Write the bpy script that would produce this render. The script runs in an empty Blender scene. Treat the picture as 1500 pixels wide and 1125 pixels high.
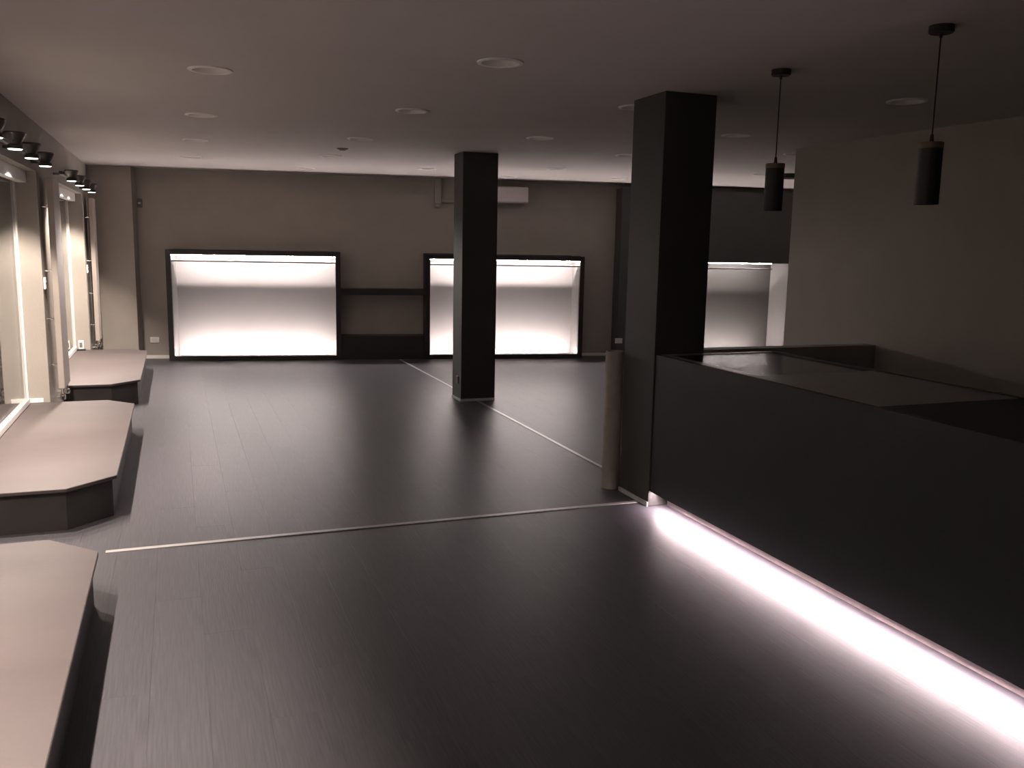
import bpy, bmesh, math, random
from mathutils import Matrix, Vector
random.seed(7)
scene = bpy.context.scene
COL = scene.collection

# ------------------------------------------------------------------ camera
def make_camera():
    f_px = 1294.18
    yaw, pitch, roll = (math.radians(a) for a in (20.81876, 8.90728, -1.09144))
    cy, sy, cp, sp = math.cos(yaw), math.sin(yaw), math.cos(pitch), math.sin(pitch)
    fwd = Vector((sy*cp, cy*cp, -sp)); right = Vector((cy, -sy, 0)); down = fwd.cross(right)
    c, s = math.cos(roll), math.sin(roll)
    r2 = c*right + s*down; d2 = -s*right + c*down
    cam = bpy.data.cameras.new('camera'); o = bpy.data.objects.new('camera', cam); COL.objects.link(o)
    m = Matrix.Identity(4)
    for i in range(3):
        m[i][0] = r2[i]; m[i][1] = -d2[i]; m[i][2] = -fwd[i]
    m.translation = (0, 0, 1.65)
    o.matrix_world = m
    cam.sensor_fit = 'HORIZONTAL'; cam.sensor_width = 36.0; cam.lens = f_px/1500*36.0
    cam.clip_start = 0.05; cam.clip_end = 100
    scene.camera = o
make_camera()

# ------------------------------------------------------------------ world and exposure
W = bpy.data.worlds.new('night'); scene.world = W; W.use_nodes = True
W.node_tree.nodes['Background'].inputs[0].default_value = (0.10, 0.13, 0.20, 1)
W.node_tree.nodes['Background'].inputs[1].default_value = 0.06
vs = scene.view_settings
vs.view_transform = 'Standard'; vs.look = 'None'; vs.exposure = 0.0; vs.gamma = 1.0; vs.use_curve_mapping = False
scene.display_settings.display_device = 'sRGB'

SPOT_W, NICHE_TOP, NICHE_LOW, BAR_LED = 285.0, 620.0, 310.0, 250.0      # lamp strengths
SPOT_COL, LED_COL = (1.0, 0.85, 0.74), (1.0, 0.88, 0.85)

CEIL = 2.587
WX = -1.05            # room face of the left wall

# ------------------------------------------------------------------ materials
MATS = {}
def mat(name, col, rough=0.6, noise=0.0, scale=8.0, bump=0.0, bscale=60.0, metal=0.0, spec=0.5, stretch=None, objrand=0.0, coords='Object'):
    m = bpy.data.materials.new(name); m.use_nodes = True
    nt = m.node_tree; b = nt.nodes['Principled BSDF']
    b.inputs['Base Color'].default_value = (*col, 1); b.inputs['Roughness'].default_value = rough
    b.inputs['Metallic'].default_value = metal; b.inputs['Specular IOR Level'].default_value = spec
    tc = nt.nodes.new('ShaderNodeTexCoord'); mp = nt.nodes.new('ShaderNodeMapping')
    nt.links.new(tc.outputs[coords], mp.inputs[0])
    if stretch: mp.inputs['Scale'].default_value = stretch
    if noise or objrand:
        n = nt.nodes.new('ShaderNodeTexNoise'); n.inputs['Scale'].default_value = scale; n.inputs['Detail'].default_value = 5
        nt.links.new(mp.outputs[0], n.inputs['Vector'])
        mr = nt.nodes.new('ShaderNodeMapRange')
        mr.inputs[1].default_value = 0.25; mr.inputs[2].default_value = 0.75
        mr.inputs[3].default_value = 1-noise; mr.inputs[4].default_value = 1+noise
        nt.links.new(n.outputs[0], mr.inputs[0])
        fac = mr.outputs[0]
        if objrand:
            oi = nt.nodes.new('ShaderNodeObjectInfo'); r2 = nt.nodes.new('ShaderNodeMapRange')
            r2.inputs[3].default_value = 1-objrand; r2.inputs[4].default_value = 1+objrand
            nt.links.new(oi.outputs['Random'], r2.inputs[0])
            mu = nt.nodes.new('ShaderNodeMath'); mu.operation = 'MULTIPLY'
            nt.links.new(fac, mu.inputs[0]); nt.links.new(r2.outputs[0], mu.inputs[1]); fac = mu.outputs[0]
        vm = nt.nodes.new('ShaderNodeVectorMath'); vm.operation = 'SCALE'
        vm.inputs[0].default_value = col; nt.links.new(fac, vm.inputs['Scale'])
        nt.links.new(vm.outputs[0], b.inputs['Base Color'])
    if bump:
        n2 = nt.nodes.new('ShaderNodeTexNoise'); n2.inputs['Scale'].default_value = bscale; n2.inputs['Detail'].default_value = 3
        nt.links.new(mp.outputs[0], n2.inputs['Vector'])
        bp = nt.nodes.new('ShaderNodeBump'); bp.inputs['Strength'].default_value = bump; bp.inputs['Distance'].default_value = 0.01
        nt.links.new(n2.outputs[0], bp.inputs['Height']); nt.links.new(bp.outputs[0], b.inputs['Normal'])
    MATS[name] = m
    return m
def emit(name, col, strength):
    m = bpy.data.materials.new(name); m.use_nodes = True
    b = m.node_tree.nodes['Principled BSDF']
    b.inputs['Base Color'].default_value = (0.8, 0.8, 0.8, 1)
    b.inputs['Emission Color'].default_value = (*col, 1); b.inputs['Emission Strength'].default_value = strength
    MATS[name] = m
    return m
mat('wall', (0.37, 0.338, 0.302), 0.75, 0.05, 3, 0.15, 90)
mat('ceil', (0.58, 0.53, 0.51), 0.85, 0.03, 2, 0.1, 120)
mat('plank', (0.072, 0.069, 0.077), 0.40, 0.20, 7, 0.10, 14, stretch=(18, 0.7, 1), objrand=0.03, spec=0.17)
mat('slab', (0.015, 0.014, 0.014), 0.8, 0.1)
mat('black', (0.020, 0.019, 0.019), 0.45, 0.1, 5, 0.05, 80)
mat('pillar', (0.042, 0.040, 0.039), 0.65, 0.08, 4, 0.1, 80)
mat('bar_front', (0.014, 0.0165, 0.017), 0.6, 0.15, 3, 0.1, 50)
mat('laminate_dark', (0.060, 0.056, 0.052), 0.5, 0.03, 3)
mat('half_wall', (0.36, 0.345, 0.315), 0.7, 0.08, 4)
mat('bar_box', (0.075, 0.078, 0.078), 0.7, 0.08, 4)
mat('laminate', (0.17, 0.160, 0.155), 0.5, 0.03, 3)
mat('plat_top', (0.078, 0.063, 0.063), 0.5, 0.13, 2.2, 0.06, 40, stretch=(0.6, 1.6, 1))
mat('plat_side', (0.030, 0.026, 0.024), 0.6, 0.25, 6)
mat('white', (0.92, 0.89, 0.86), 0.45, 0.02)
mat('white_frame', (0.80, 0.78, 0.75), 0.4, 0.02)
mat('strip_metal', (0.38, 0.365, 0.365), 0.35, 0.05, 30)
mat('tape', (0.55, 0.55, 0.56), 0.7, 0.2, 30)
mat('ac_white', (0.80, 0.74, 0.76), 0.4, 0.02)
mat('radiator', (0.42, 0.37, 0.33), 0.5, 0.03)
mat('chrome', (0.85, 0.82, 0.80), 0.12, 0.02, metal=1.0)
mat('lamp_black', (0.030, 0.027, 0.025), 0.45, 0.05)
mat('pend_black', (0.012, 0.013, 0.014), 0.6, 0.05)
mat('copper', (0.14, 0.095, 0.06), 0.5, 0.1, 20)
mat('cardboard', (0.33, 0.30, 0.27), 0.8, 0.08, 20, 0.1, 70)
mat('top_grey', (0.24, 0.23, 0.22), 0.3, 0.1, 6)
mat('top_black', (0.010, 0.010, 0.010), 0.16, 0.05, 6)
mat('toe', (0.30, 0.24, 0.24), 0.6, 0.12, 12)
mat('pavement', (0.05, 0.05, 0.055), 0.8, 0.2, 2)
mat('dark_plate', (0.02, 0.02, 0.02), 0.4, 0.05)
mat('grey_fit', (0.18, 0.16, 0.155), 0.6, 0.05)
emit('led_top', LED_COL, NICHE_TOP)
emit('led_low', LED_COL, NICHE_LOW)
emit('led_dim', LED_COL, NICHE_TOP*0.42)
emit('led_dim_low', LED_COL, NICHE_LOW*0.9)
emit('led_bar', (1.0, 0.80, 0.82), BAR_LED)
emit('lens', (1.0, 0.90, 0.80), 9.0)
def glass():
    m = bpy.data.materials.new('glass'); m.use_nodes = True
    b = m.node_tree.nodes['Principled BSDF']
    b.inputs['Base Color'].default_value = (0.95, 0.97, 0.97, 1); b.inputs['Roughness'].default_value = 0.0
    b.inputs['Transmission Weight'].default_value = 1.0; b.inputs['IOR'].default_value = 1.52
    MATS['glass'] = m
glass()

# ------------------------------------------------------------------ helpers
def bx(bm, x0, x1, y0, y1, z0, z1):
    v = [bm.verts.new((x, y, z)) for x in (x0, x1) for y in (y0, y1) for z in (z0, z1)]
    for f in ((0, 1, 3, 2), (4, 6, 7, 5), (0, 4, 5, 1), (2, 3, 7, 6), (0, 2, 6, 4), (1, 5, 7, 3)):
        bm.faces.new([v[i] for i in f])
def boxes(*bs):
    bm = bmesh.new()
    for b in bs: bx(bm, *b)
    return bm
def bev(bm, w=0.004, seg=2):
    bmesh.ops.bevel(bm, geom=list(bm.edges), offset=w, segments=seg, affect='EDGES', profile=0.5)
    return bm
def prism(pts, z0, z1):
    bm = bmesh.new()
    lo = [bm.verts.new((x, y, z0)) for x, y in pts]; hi = [bm.verts.new((x, y, z1)) for x, y in pts]
    n = len(pts)
    bm.faces.new(list(reversed(lo))); bm.faces.new(hi)
    for i in range(n): bm.faces.new((lo[i], lo[(i+1) % n], hi[(i+1) % n], hi[i]))
    return bm
def lathe(prof, seg=32, cx=0, cy=0, bm=None, closed=False):
    bm = bm or bmesh.new(); rings = []
    for r, z in prof:
        if r < 1e-6: rings.append([bm.verts.new((cx, cy, z))])
        else: rings.append([bm.verts.new((cx+r*math.cos(2*math.pi*i/seg), cy+r*math.sin(2*math.pi*i/seg), z)) for i in range(seg)])
    pairs = list(zip(rings, rings[1:])) + ([(rings[-1], rings[0])] if closed else [])
    for a, b in pairs:
        for i in range(seg):
            j = (i+1) % seg
            if len(a) == 1 and len(b) == 1: continue
            if len(a) == 1: bm.faces.new((a[0], b[j], b[i]))
            elif len(b) == 1: bm.faces.new((a[i], a[j], b[0]))
            else: bm.faces.new((a[i], a[j], b[j], b[i]))
    return bm
def tube(p0, p1, r, seg=12, bm=None):
    bm = bm or bmesh.new(); p0, p1 = Vector(p0), Vector(p1)
    q = (p1-p0).to_track_quat('Z', 'Y'); L = (p1-p0).length; rings = []
    for h in (0, L):
        rings.append([bm.verts.new(p0 + q @ Vector((r*math.cos(2*math.pi*i/seg), r*math.sin(2*math.pi*i/seg), h))) for i in range(seg)])
    for i in range(seg):
        j = (i+1) % seg; bm.faces.new((rings[0][i], rings[0][j], rings[1][j], rings[1][i]))
    bm.faces.new(list(reversed(rings[0]))); bm.faces.new(rings[1])
    return bm
def obj(name, bm, m, parent=None, smooth=False, label=None):
    bmesh.ops.recalc_face_normals(bm, faces=list(bm.faces))
    me = bpy.data.meshes.new(name); bm.to_mesh(me); bm.free()
    me.materials.append(MATS[m])
    if smooth:
        for p in me.polygons: p.use_smooth = True
        me.set_sharp_from_angle(angle=math.radians(35))
    o = bpy.data.objects.new(name, me); COL.objects.link(o)
    if parent: o.parent = parent
    if label: o['label'] = label
    return o
def tag(o, label, cat, group=None):
    o['label'] = label; o['category'] = cat
    if group: o['group'] = group
    return o
def thing(name, label, cat, loc=(0, 0, 0), rz=0, group=None):
    o = bpy.data.objects.new(name, None); COL.objects.link(o); o.empty_display_size = 0.1
    o.location = loc; o.rotation_euler = (0, 0, rz)
    return tag(o, label, cat, group)
def struct(name, bm, m, parent=None):
    o = obj(name, bm, m, parent)
    if not parent: o['kind'] = 'structure'
    return o
def sempty(name, loc=(0, 0, 0), rz=0):
    o = bpy.data.objects.new(name, None); COL.objects.link(o); o.location = loc; o.rotation_euler = (0, 0, rz); o['kind'] = 'structure'
    return o
def dup(o, loc, parent=None):
    r = o.copy(); COL.objects.link(r); r.location = loc
    def kids(a, b):
        for ch in list(a.children):
            c = ch.copy(); COL.objects.link(c); c.parent = b; kids(ch, c)
    kids(o, r)
    return r

# ------------------------------------------------------------------ back wall frame: u along the wall, v into it
BA = math.radians(-9.195); BO = Vector((2.155, 12.505, 0))
def wallY(x, v=0.0):           # world Y of the back line at world X
    return BO.y + v/math.cos(BA) + (x-BO.x)*math.tan(BA)
WV = 0.28                      # wall face sits behind the fronts of the units

# ------------------------------------------------------------------ floor
floor = struct('floor', boxes((-2.2, 9.8, -2.2, 14.6, -0.16, -0.012)), 'slab')
PW, PL, G = 0.20, 1.50, 0.0003
cols = {}
k = 0
pm_cache = {}
def plank_mesh(w, l):
    key = (round(w, 3), round(l, 3))
    if key not in pm_cache:
        bm = bmesh.new(); bx(bm, -w/2+G, w/2-G, -l/2+G, l/2-G, -0.012, 0)
        bmesh.ops.recalc_face_normals(bm, faces=list(bm.faces))
        me = bpy.data.meshes.new('plank'); bm.to_mesh(me); bm.free(); me.materials.append(MATS['plank']); pm_cache[key] = me
    return pm_cache[key]
def add_plank(xc, w, y0, y1):
    o = bpy.data.objects.new('plank', plank_mesh(w, y1-y0)); COL.objects.link(o); o.parent = floor
    o.location = (xc, (y0+y1)/2, 0)
x = 2.653-PW*19
n = 0
while x < 6.3:
    right_side = x+PW/2 > 3.2
    y = (4.9 if right_side else 0.3) - [0.0, 0.62, 1.05, 0.33][n % 4]
    if right_side: y = 5.6
    yend = wallY(x+PW/2, 0.26)
    L = PL if not right_side else 2.0
    first = True
    xl = max(x, -1.22); w = x+PW-xl
    while y < yend-0.05 and w > 0.03:
        y1 = min(y+(L if not (first and right_side) else L-[0.0, 0.7, 1.2, 0.35][n % 4]), yend)
        if yend-y1 < 0.25: y1 = yend
        add_plank(xl+w/2, w, y, y1)
        y = y1; first = False
    x += PW; n += 1

# ------------------------------------------------------------------ ceiling with downlight holes
ROWS = [('in the row beside the windows', [(0.22, 11.09), (0.219, 9.19), (0.225, 7.34), (0.221, 5.41)]),
        ('in the row between windows and pillars', [(1.614, 11.90), (1.634, 10.04), (1.619, 8.265), (1.62, 6.364), (1.612, 4.50)]),
        ('in the row of the two pillars', [(3.005, 11.07), (3.031, 7.397), (2.94, 5.48)]),
        ('in the row behind the bar', [(4.37, 11.78), (4.39, 10.16), (4.37, 8.30), (4.378, 6.41), (4.306, 4.49)]),
        ('in the row next to the grey bar wall', [(5.70, 11.05), (5.697, 7.32)]),
        ('beside the flat black ceiling lamp', [(6.82, 9.40)])]
ORD = ['first', 'second', 'third', 'fourth', 'fifth']
DL = [p for _, row in ROWS for p in row]
DR = 0.104
ce = struct('ceiling', boxes((-2.0, 9.8, -2.2, 14.6, CEIL, CEIL+0.16)), 'ceil')
cut = bmesh.new()
for X, Y in DL:
    bmesh.ops.create_cone(cut, cap_ends=True, segments=32, radius1=DR, radius2=DR, depth=0.2, matrix=Matrix.Translation((X, Y, CEIL)))
cme = bpy.data.meshes.new('cutter'); cut.to_mesh(cme); cut.free()
co = bpy.data.objects.new('cutter', cme); COL.objects.link(co)
md = ce.modifiers.new('holes', 'BOOLEAN'); md.operation = 'DIFFERENCE'; md.object = co; md.solver = 'EXACT'
bpy.context.view_layer.update()
nm = bpy.data.meshes.new_from_object(ce.evaluated_get(bpy.context.evaluated_depsgraph_get()))
ce.modifiers.clear(); ce.data = nm
bpy.data.objects.remove(co); bpy.data.meshes.remove(cme)

# ------------------------------------------------------------------ walls
NICHES = [(1.50, 4.48), (5.38, 8.37), (9.27, 12.25)]
LINT = 2.18
GX = -1.235
wl = [(-1.60, WX, -2.2, 14.0, LINT, CEIL), (-1.60, WX, -2.2, NICHES[0][0], 0, LINT)]
for i, (a, b) in enumerate(NICHES):
    wl.append((-1.60, WX, b, NICHES[i+1][0] if i < 2 else 14.0, 0, LINT))
struct('wall_left', boxes(*wl), 'wall')
w = sempty('wall_back', BO, BA)
for b_ in ((-3.6, 7.9, WV, 0.75, 1.516, CEIL), (-3.6, -2.315, WV, 0.75, 0, 1.516), (0.002, 1.188, WV, 0.75, 0, 1.516),
           (3.545, 4.083, WV, 0.75, 0, 1.516), (6.84, 7.9, WV, 0.75, 0, 1.516), (-3.6, -2.70, 0.0, WV, 0, CEIL)):
    obj('wall_face', boxes(b_), 'wall', w)
struct('wall_right', boxes((5.427, 5.60, -2.2, 6.97, 0, CEIL)), 'wall')
struct('wall_corridor', boxes((5.60, 9.8, 6.77, 6.97, 0, CEIL)), 'wall')
struct('wall_end', boxes((9.6, 9.8, 6.97, 12.5, 0, CEIL)), 'wall')
struct('wall_front', boxes((-1.6, 5.6, -2.4, -2.2, 0, CEIL)), 'wall')
struct('wall_low', boxes((3.165, 5.427, 5.772, 5.90, 0, 0.888)), 'half_wall')
bb = struct('baseboard_back', boxes((-2.70, -2.315, WV-0.012, WV, 0, 0.045), (3.545, 4.083, WV-0.012, WV, 0, 0.045)), 'white')
bb.location = BO; bb.rotation_euler = (0, 0, BA)
ps = struct('ground', boxes((-14, -1.62, -8, 22, -0.35, -0.20)), 'pavement')

# ------------------------------------------------------------------ windows
for i, (a, b) in enumerate(NICHES):
    wn = sempty('window_%d' % (i+1), (GX, (a+b)/2, 0)); L = (b-a)/2
    obj('sill_rail', bev(boxes((-0.03, 0.035, -L, L, 0.245, 0.292)), 0.003), 'white_frame', wn)
    obj('head_rail', boxes((-0.03, 0.03, -L, L, LINT-0.06, LINT)), 'white_frame', wn)
    for s in (-1, 1):
        y0, y1 = (L-0.045, L) if s > 0 else (-L, -L+0.045)
        obj('jamb', boxes((-0.03, 0.03, y0, y1, 0.292, LINT-0.06)), 'white_frame', wn)
    obj('pane', boxes((-0.016, -0.008, -L+0.045, L-0.045, 0.292, LINT-0.06)), 'glass', wn)
    obj('pane', boxes((0.006, 0.014, -L+0.045, L-0.045, 0.292, LINT-0.06)), 'glass', wn)
    obj('apron', boxes((-0.03, -0.005, -L, L, 0.0, 0.245)), 'wall', wn)

# ------------------------------------------------------------------ pillars
def pillar(name, label, x0, x1, y0, y1, tapes):
    cx, cy = (x0+x1)/2, (y0+y1)/2
    t = thing(name, label, 'pillar', (cx, cy, 0))
    obj('shaft', bev(boxes((x0-cx, x1-cx, y0-cy, y1-cy, 0, CEIL)), 0.003, 1), 'pillar', t)
    for b in tapes:
        obj('base_strip', boxes(tuple(v-(cx if k < 2 else cy) if k < 4 else v for k, v in enumerate(b))), 'tape', t, label='whitish strip of tape')
    return t
P2 = pillar('square_pillar', 'black square pillar standing free on the floor in front of the air conditioner', 2.782, 3.163, 8.838, 9.148,
            [(2.776, 2.7818, 8.832, 9.148, 0, 0.028), (2.776, 3.163, 8.832, 8.8378, 0, 0.028)])
obj('socket_plate', bev(boxes((-0.2025, -0.1925, -0.075, -0.005, 0.18, 0.26)), 0.002, 1), 'dark_plate', P2)
P1 = pillar('square_pillar', 'black square pillar at the end of the bar counter', 2.797, 3.159, 4.845, 5.245,
            [(2.790, 2.7968, 4.845, 5.245, 0, 0.030)])

# ------------------------------------------------------------------ display units on the back wall
def unit_root(name, label, cat):
    return thing(name, label, cat, BO, BA)
def light_box(label, u0, u1, H=1.512):
    t = unit_root('display_unit', label, 'display unit')
    D = 0.43; F = 0.068
    obj('frame_side', boxes((u0, u0+F, 0, 0.06, 0, H)), 'black', t)
    obj('frame_side', boxes((u1-F, u1, 0, 0.06, 0, H)), 'black', t)
    obj('frame_top', boxes((u0+F, u1-F, 0, 0.06, H-F, H)), 'black', t)
    obj('frame_bottom', boxes((u0+F, u1-F, 0, 0.06, 0, 0.062)), 'black', t)
    obj('outer_case', boxes((u0, u0+0.02, 0.06, D+0.03, 0, H), (u1-0.02, u1, 0.06, D+0.03, 0, H), (u0+0.02, u1-0.02, 0.06, D+0.03, H-0.02, H)), 'black', t)
    obj('inner_side', boxes((u0+0.02, u0+F, 0.06, D, 0.02, H-F+0.02)), 'laminate', t)
    obj('inner_side', boxes((u1-F, u1-0.02, 0.06, D, 0.02, H-F+0.02)), 'laminate', t)
    obj('inner_top', boxes((u0+F, u1-F, 0.06, D, H-F, H-0.02)), 'laminate', t)
    obj('inner_bottom', boxes((u0+0.02, u1-0.02, 0.06, D, 0, 0.02)), 'laminate', t)
    obj('back_panel', boxes((u0+0.02, u1-0.02, D, D+0.02, 0, H-0.02)), 'laminate', t)
    bf = obj('light_baffle', boxes((u0+F, u1-F, 0.035, 0.122, 1.362, 1.370)), 'laminate', t)
    obj('baffle_edge', boxes((u0+F, u1-F, 0.030, 0.035, 1.352, 1.366)), 'black', bf)
    obj('led_strip', boxes((u0+F+0.005, u1-F-0.005, 0.054, 0.064, H-F-0.008, H-F-0.001)), 'led_top', t, label='glowing white light strip')
    obj('led_strip', boxes((u0+F+0.02, u1-F-0.02, 0.077, 0.088, 0.030, 0.050)), 'led_low', t, label='glowing white light strip')
    return t
light_box('black framed display box with glowing white interior nearest the windows', -2.313, 0.0)
light_box('black framed display box with glowing white interior behind the free-standing pillar', 1.19, 3.543, 1.505)
t = unit_root('low_console', 'low black open console joining the two glowing display boxes', 'console')
obj('top_beam', bev(boxes((0.002, 1.188, 0.02, WV-0.004, 0.92, 1.006)), 0.003, 1), 'black', t)
obj('base_block', bev(boxes((0.002, 1.188, 0.02, WV-0.004, 0, 0.338)), 0.003, 1), 'black', t)
# third unit, behind the bar
t = unit_root('bar_back_unit', 'black wall unit with tall upper box and lit niche behind the bar', 'display unit')
obj('upper_box', boxes((4.085, 6.93, 0.0, WV-0.002, 1.450, 2.515)), 'bar_box', t)
obj('side_post', boxes((4.085, 4.26, 0.0, WV-0.002, 0, 1.45)), 'bar_box', t)
obj('niche_back', boxes((4.26, 6.75, 0.43, 0.45, 0, 1.515)), 'laminate_dark', t)
obj('niche_side', prism([(6.75, 0.45), (6.775, 0.45), (6.885, 0.0), (6.86, 0.0)], 0, 1.449), 'laminate', t)
obj('niche_side', boxes((4.262, 4.285, 0.10, 0.43, 0, 1.449)), 'laminate', t)
obj('niche_top', boxes((4.285, 6.75, WV, 0.43, 1.450, 1.51)), 'laminate', t)
obj('niche_bottom', boxes((4.285, 6.75, 0.06, 0.43, 0, 0.02)), 'laminate', t)
obj('niche_lip', boxes((4.285, 6.75, 0.0, 0.06, 0, 0.062)), 'bar_box', t)
bf = obj('light_baffle', boxes((4.285, 6.57, 0.035, 0.122, 1.362, 1.370)), 'laminate', t)
obj('baffle_edge', boxes((4.285, 6.57, 0.030, 0.035, 1.352, 1.366)), 'strip_metal', bf)
obj('led_strip', boxes((4.29, 6.565, 0.054, 0.064, 1.441, 1.449)), 'led_dim', t, label='glowing white light strip')
obj('led_strip', boxes((4.30, 6.56, 0.074, 0.092, 0.044, 0.050)), 'led_dim_low', t, label='glowing white light strip')

# ------------------------------------------------------------------ bar counter
BXF, BH, BY0, BY1, BXR = 2.805, 0.99, -0.9, 4.838, 3.66
t = thing('bar_counter', 'long black bar counter with light glowing along its foot', 'bar counter', (3.2, 2.0, 0))
def lb(*b): return tuple(v-(3.2 if k < 2 else 2.0) if k < 4 else v for k, v in enumerate(b))
obj('front_panel', bev(boxes(lb(BXF, BXF+0.025, BY0, BY1, 0.100, BH)), 0.002, 1), 'bar_front', t)
obj('carcass', boxes(lb(BXF+0.025, BXR, BY0, BY1, 0.125, BH-0.04)), 'bar_box', t)
obj('toe_board', boxes(lb(2.935, 2.955, BY0, BY1, 0.0, 0.125)), 'toe', t)
obj('led_shield', boxes(lb(BXF+0.047, BXF+0.050, BY0, BY1, 0.085, 0.1248)), 'white', t)  # unseen shield added behind the strip, keeps its direct light off the toe board
obj('led_strip', boxes(lb(BXF+0.026, BXF+0.046, BY0, BY1-0.04, 0.101, 0.1245)), 'led_bar', t, label='glowing white light strip')
obj('worktop_end', bev(boxes(lb(BXF+0.026, 2.885, 3.90, BY1, BH-0.04, BH), lb(2.885, BXR, 4.80, BY1, BH-0.04, BH)), 0.001, 1), 'top_grey', t)
obj('worktop_middle', boxes(lb(BXF+0.026, BXR, 2.965, 3.898, BH-0.04, BH)), 'top_grey', t)
obj('worktop_near', boxes(lb(BXF+0.026, BXR, BY0, 2.963, BH-0.04, BH)), 'bar_front', t)
obj('inset_panel', boxes(lb(2.887, BXR, 3.902, 4.798, BH-0.04, BH-0.004)), 'top_black', t, label='glossy black inset')
obj('back_lip', boxes(lb(BXR, BXR+0.02, BY0, BY1, BH-0.06, BH+0.006)), 'black', t)

# ------------------------------------------------------------------ window platforms
PLAT = [('grey-brown window platform with black sides at the end of the pale floor strip', 1.51, 4.47),
        ('grey-brown chamfered window platform with black sides between the other two', 5.39, 8.36),
        ('grey-brown chamfered window platform with black sides near the back wall', 9.28, 12.24)]
for lab, a, b in PLAT:
    t = thing('window_platform', lab, 'platform', (-0.8, (a+b)/2, 0)); L = (b-a)/2
    def poly(i):
        return [(-0.395, -L+i), (0.18-i*0.4, -L+i), (0.425-i, -L+0.24+i*0.4), (0.425-i, L-0.24-i*0.4), (0.20-i*0.4, L-i), (-0.395, L-i)]
    obj('top_board', bev(prism(poly(0), 0.228, 0.25), 0.003, 1), 'plat_top', t)
    obj('base', prism(poly(0.028), 0, 0.228), 'plat_side', t)

# ------------------------------------------------------------------ roller blind boxes, rails, spotlights
for i, (a, b) in enumerate(NICHES):
    o = obj('blind_box', bev(boxes((-0.05, 0.02, -(b-a)/2+0.002, (b-a)/2-0.002, -0.095, 0)), 0.003, 1), 'white')
    o.location = (GX+0.09, (a+b)/2, LINT)
    tag(o, ['beige blind box over the window beside the first platform', 'beige blind box with light scallops over the middle window', 'beige blind box with three light scallops over the window near the back wall'][i], 'blind box')
RX, RZ = -0.965, 2.235
SPOTS = [[1.62, 2.28, 2.95, 3.64], [5.53, 6.19, 6.85, 7.54], [9.36, 10.12, 10.85, 11.52]]
for i, (a, b) in enumerate(NICHES):
    t = thing('track_rail', ['black lamp rail above the first platform', 'black lamp rail over the middle window', 'black lamp rail over the window near the back wall'][i], 'lamp rail', (RX, (a+b)/2, RZ))
    L = (b-a)/2-0.05
    obj('rail', bev(boxes((-0.016, 0.016, -L, L, -0.012, 0.018)), 0.003, 1), 'lamp_black', t)
    for y in (-L+0.2, 0, L-0.2):
        obj('wall_bracket', boxes((WX-RX+0.0005, -0.016, y-0.02, y+0.02, -0.008, 0.012)), 'lamp_black', t)
proto = None
def make_spot():
    t = thing('track_spotlight', 'black rail spotlight with flared body and lit lens over a window platform', 'spotlight', (0, 0, 0), 0, 'spotlights on the window rails')
    # origin = lens centre
    obj('body', lathe([(0.001, 0.098), (0.058, 0.096), (0.063, 0.086), (0.050, 0.055), (0.034, 0.030), (0.034, 0.022)], 24), 'lamp_black', t, True)
    obj('rim', lathe([(0.034, 0.024), (0.044, 0.018), (0.046, -0.004), (0.041, -0.004), (0.041, 0.006), (0.001, 0.008)], 24), 'lamp_black', t, True)
    obj('lens', lathe([(0.001, -0.009), (0.034, -0.008), (0.040, -0.004), (0.040, 0.0045), (0.001, 0.0055)], 24), 'lens', t, True, label='glowing white lens')
    for s in (-1, 1):
        obj('screw', tube((0, s*0.034, 0.04), (0, s*0.048, 0.04), 0.006, 10), 'chrome', t)
    obj('arm', boxes((-0.0685, -0.03, -0.012, 0.012, 0.058, 0.078)), 'lamp_black', t)
    return t
lamp = bpy.data.lights.new('spot_beam', 'SPOT')
lamp.energy = SPOT_W; lamp.color = SPOT_COL; lamp.spot_size = math.radians(120); lamp.spot_blend = 0.4; lamp.shadow_soft_size = 0.03
for ri, row in enumerate(SPOTS):
    for si, y in enumerate(row):
        loc = (-0.88, y, 2.172)
        if proto is None: proto = make_spot(); proto.location = loc; s = proto
        else: s = dup(proto, loc)
        s['label'] = 'black flared spotlight on rail over ' + ['first platform', 'middle window', 'window near back wall'][ri] + ', ' + ['fourth', 'third', 'second', 'first'][si] + ' from back wall'
for s in [o for o in COL.objects if o.name.startswith('track_spotlight')]:
    lo = bpy.data.objects.new('spot_beam', lamp); COL.objects.link(lo); lo.parent = s; lo.location = (0, 0, -0.012); lo.rotation_euler = (0, math.radians(21), 0)

# ------------------------------------------------------------------ radiators, thermostats, sockets on the left
def radiator(label, y0, y1):
    t = thing('vertical_radiator', label, 'radiator', (WX, (y0+y1)/2, 0)); L = (y1-y0)/2
    obj('panel', bev(boxes((0.055, 0.105, -L, L, 0.34, 2.14)), 0.006, 2), 'radiator', t)
    for z in (0.55, 0.95, 1.36, 1.9):
        obj('wall_bracket', tube((0.0005, -L+0.03, z), (0.056, -L+0.03, z), 0.009, 10), 'chrome', t)
    for s in (-1, 1):
        y = s*(L-0.05)
        v = obj('valve', tube((0.08, y, 0.27), (0.08, y, 0.341), 0.011, 12), 'chrome', t, True, label='chrome radiator valve')
        obj('valve_head', lathe([(0.001, 0.235), (0.020, 0.238), (0.026, 0.255), (0.024, 0.278), (0.014, 0.288)], 16, 0.08, y), 'chrome', v, True)
        obj('pipe', tube((0.0005, y, 0.258), (0.08, y, 0.258), 0.008, 10), 'chrome', v)
radiator('tall beige radiator on the pier between two window platforms', 8.50, 8.93)
radiator('tall beige radiator beside the corner with the back wall', 12.42, 12.80)
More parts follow.
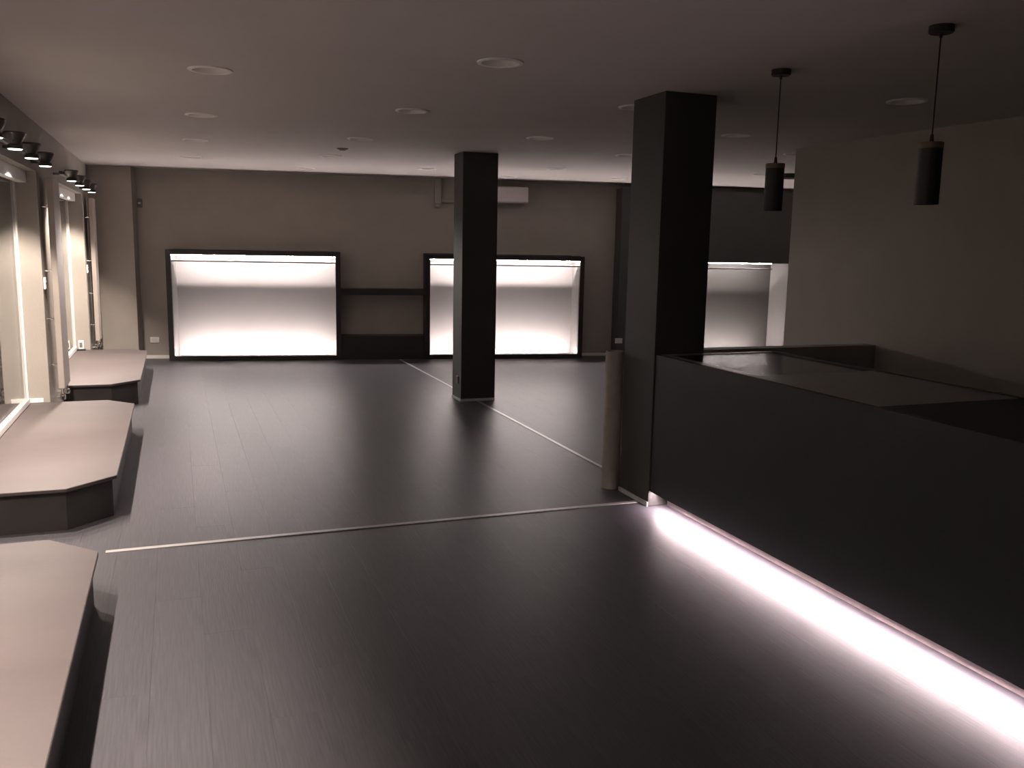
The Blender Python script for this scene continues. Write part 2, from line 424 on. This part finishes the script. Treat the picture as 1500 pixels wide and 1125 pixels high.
for lab, y in (('small pale thermostat beside the radiator between the platforms', 8.43), ('small pale thermostat beside the radiator in the back corner', 12.36)):
    t = thing('thermostat', lab, 'thermostat', (WX, y, 1.26))
    obj('cover', bev(boxes((0.0005, 0.018, -0.03, 0.03, -0.05, 0.05)), 0.004), 'white', t)
    obj('dial', tube((0.017, 0, 0.01), (0.024, 0, 0.01), 0.016, 16), 'grey_fit', t)
o = obj('cable_cover', bev(boxes((-0.055, 0.055, -0.012, 0, 0.0005, 0.036)), 0.002, 1), 'white'); o.location = (-1.155, 8.3695, 0.25)
tag(o, 'white low cable cover on the window reveal above the middle platform', 'cable cover')
t = thing('outlet_stand', 'small white outlet block on the far platform by the window', 'outlet', (-1.145, 12.19, 0.25))
obj('foot', bev(boxes((-0.05, 0.05, -0.025, 0.025, 0, 0.018)), 0.003, 1), 'dark_plate', t)
obj('block', bev(boxes((-0.03, 0.03, -0.018, 0.018, 0.018, 0.125)), 0.005), 'white', t)
obj('face', boxes((-0.016, 0.016, -0.0205, -0.0175, 0.04, 0.10)), 'grey_fit', t)

# ------------------------------------------------------------------ small things on the back wall
def on_wall(name, label, cat, u, z, v=WV):
    t = thing(name, label, cat, BO + Matrix.Rotation(BA, 3, 'Z') @ Vector((u, v, z)), BA)
    return t
t = on_wall('wall_socket', 'white wall socket on the back wall beside the glowing display box', 'socket', -2.541, 0.262)
obj('plate', bev(boxes((-0.06, 0.06, -0.012, -0.0005, -0.04, 0.04)), 0.003), 'white', t)
obj('insert', boxes((-0.035, 0.035, -0.0145, -0.011, -0.022, 0.022)), 'white_frame', t)
t = on_wall('wall_socket', 'white socket box on the edge of the black bar-back unit', 'socket', 4.105, 0.262, 0.0)
obj('plate', bev(boxes((-0.055, 0.055, -0.03, -0.0005, -0.038, 0.038)), 0.003), 'ac_white', t)
obj('insert', boxes((-0.035, 0.035, -0.0325, -0.029, -0.022, 0.022)), 'white_frame', t)
t = on_wall('wall_sensor', 'small white sensor high on the back wall by the corner step', 'sensor', -2.655, 2.122)
obj('housing', bev(boxes((-0.032, 0.032, -0.045, -0.0005, -0.06, 0.06)), 0.006), 'grey_fit', t)
obj('eye', lathe([(0.001, -0.012), (0.018, -0.010), (0.018, 0.012), (0.001, 0.014)], 16, 0, -0.045), 'white', t, True)
t = on_wall('air_conditioner', 'white wall air conditioner high on back wall behind the free-standing pillar', 'air conditioner', 2.28, 2.225)
obj('casing', bev(boxes((-0.41, 0.41, -0.19, -0.0005, 0.03, 0.265)), 0.018, 3), 'ac_white', t)
obj('front_cover', bev(boxes((-0.405, 0.405, -0.205, -0.188, 0.045, 0.255)), 0.006, 2), 'ac_white', t)
obj('outlet_flap', boxes((-0.36, 0.36, -0.175, -0.06, 0.012, 0.032)), 'grey_fit', t)
t = on_wall('pipe_duct', 'wall-coloured pipe duct rising to the ceiling beside the air conditioner', 'pipe duct', 1.39, 2.24)
obj('riser', bev(boxes((-0.05, 0.05, -0.06, -0.002, -0.02, CEIL-2.24-0.001)), 0.01, 2), 'wall', t)
obj('run', bev(boxes((-0.01, 0.478, -0.059, -0.002, -0.05, 0.052)), 0.01, 2), 'wall', t)
obj('elbow', lathe([(0.001, -0.0605), (0.05, -0.0605), (0.05, -0.002), (0.001, -0.002)], 20), 'wall', t)
e = t.children[-1]; e.rotation_euler = (math.radians(-90), 0, 0); e.location = (0.0, 0.0, 0.0)

# ------------------------------------------------------------------ floor joint strips
o = obj('floor_strip', bev(boxes((-1.595, 1.595, -0.019, 0.019, 0.0003, 0.004)), 0.001, 1), 'strip_metal'); o.location = (1.19, 4.96, 0)
tag(o, 'pale metal joint strip crossing the floor from platform to bar-end pillar', 'floor strip')
for lab, a, b in (('pale metal joint strip running between the two black pillars', 5.30, 8.83), ('pale metal joint strip running from the pillar to the black console', 9.16, 12.36)):
    o = obj('floor_strip', bev(boxes((-0.016, 0.016, -(b-a)/2, (b-a)/2, 0.0003, 0.004)), 0.001, 1), 'strip_metal'); o.location = (2.966, (a+b)/2, 0)
    tag(o, lab, 'floor strip')

# ------------------------------------------------------------------ cardboard tube
o = obj('cardboard_tube', lathe([(0.060, 0.0), (0.062, 0.002), (0.062, 0.952), (0.060, 0.955), (0.054, 0.955), (0.052, 0.952), (0.052, 0.0)], 40, closed=True), 'cardboard', smooth=True)
o.location = (2.775, 5.335, 0.0005)
tag(o, 'beige cardboard tube standing upright against the bar-end pillar', 'tube')

# ------------------------------------------------------------------ pendants
def pendant(label, x, y, top, bot):
    t = thing('pendant_lamp', label, 'pendant lamp', (x, y, CEIL)); T, B_ = top-CEIL, bot-CEIL
    obj('canopy', lathe([(0.001, -0.030), (0.046, -0.030), (0.050, -0.026), (0.050, -0.0005), (0.001, -0.0005)], 32), 'pend_black', t, True)
    obj('cord_grip', lathe([(0.001, -0.048), (0.006, -0.048), (0.009, -0.029), (0.001, -0.029)], 16), 'pend_black', t, True)
    obj('cord', tube((0, 0, T+0.02), (0, 0, -0.045), 0.0032, 8), 'pend_black', t, True)
    obj('ferrule', lathe([(0.001, T+0.036), (0.006, T+0.034), (0.010, T), (0.001, T)], 16), 'pend_black', t, True)
    obj('cap', lathe([(0.001, T), (0.049, T), (0.050, T-0.003), (0.050, T-0.025), (0.001, T-0.025)], 32), 'copper', t, True, label='copper brown cap')
    obj('shade', lathe([(0.0485, T-0.025), (0.0495, B_), (0.046, B_), (0.045, T-0.03), (0.001, T-0.03)], 32), 'pend_black', t, True)
pendant('black cylinder pendant lamp with brown cap hanging further along the bar from pillar', 3.02, 2.99, 2.115, 1.857)
pendant('black cylinder pendant lamp with brown cap hanging close to the bar-end pillar', 3.01, 4.03, 2.107, 1.860)

# ------------------------------------------------------------------ downlights
first = None
for words, row in ROWS:
    for i, (X, Y) in enumerate(row):
        lab = 'white recessed downlight ' + words + (', ' + ORD[i] + ' from back wall' if len(row) > 1 else '')
        if first is None:
            t = thing('ceiling_downlight', lab, 'downlight', (X, Y, CEIL), 0, 'recessed downlights in the ceiling')
            obj('trim_ring', lathe([(0.122, -0.0005), (0.120, -0.006), (0.101, -0.009), (0.096, -0.006), (0.094, 0.085), (0.103, 0.085), (0.103, -0.0005)], 40, closed=True), 'white', t, True)
            obj('diffuser', lathe([(0.001, 0.062), (0.0945, 0.062), (0.0945, 0.074), (0.001, 0.074)], 40), 'ac_white', t, True)
            first = t
        else:
            dup(first, (X, Y, CEIL))['label'] = lab
t = thing('ceiling_detector', 'small grey ceiling detector between two downlights', 'detector', (1.62, 9.20, CEIL))
obj('base', lathe([(0.001, -0.010), (0.055, -0.010), (0.058, -0.0005), (0.001, -0.0005)], 24), 'grey_fit', t, True)
obj('head', lathe([(0.001, -0.024), (0.03, -0.022), (0.042, -0.010), (0.001, -0.010)], 24), 'grey_fit', t, True)
t = thing('ceiling_spot', 'flat black round ceiling lamp beyond the grey wall corner', 'ceiling lamp', (7.16, 9.28, CEIL))
obj('housing', lathe([(0.001, -0.045), (0.13, -0.045), (0.15, -0.0005), (0.001, -0.0005)], 32), 'pend_black', t, True)
obj('ring', lathe([(0.10, -0.052), (0.125, -0.052), (0.13, -0.044), (0.10, -0.044)], 32, closed=True), 'pend_black', t, True)
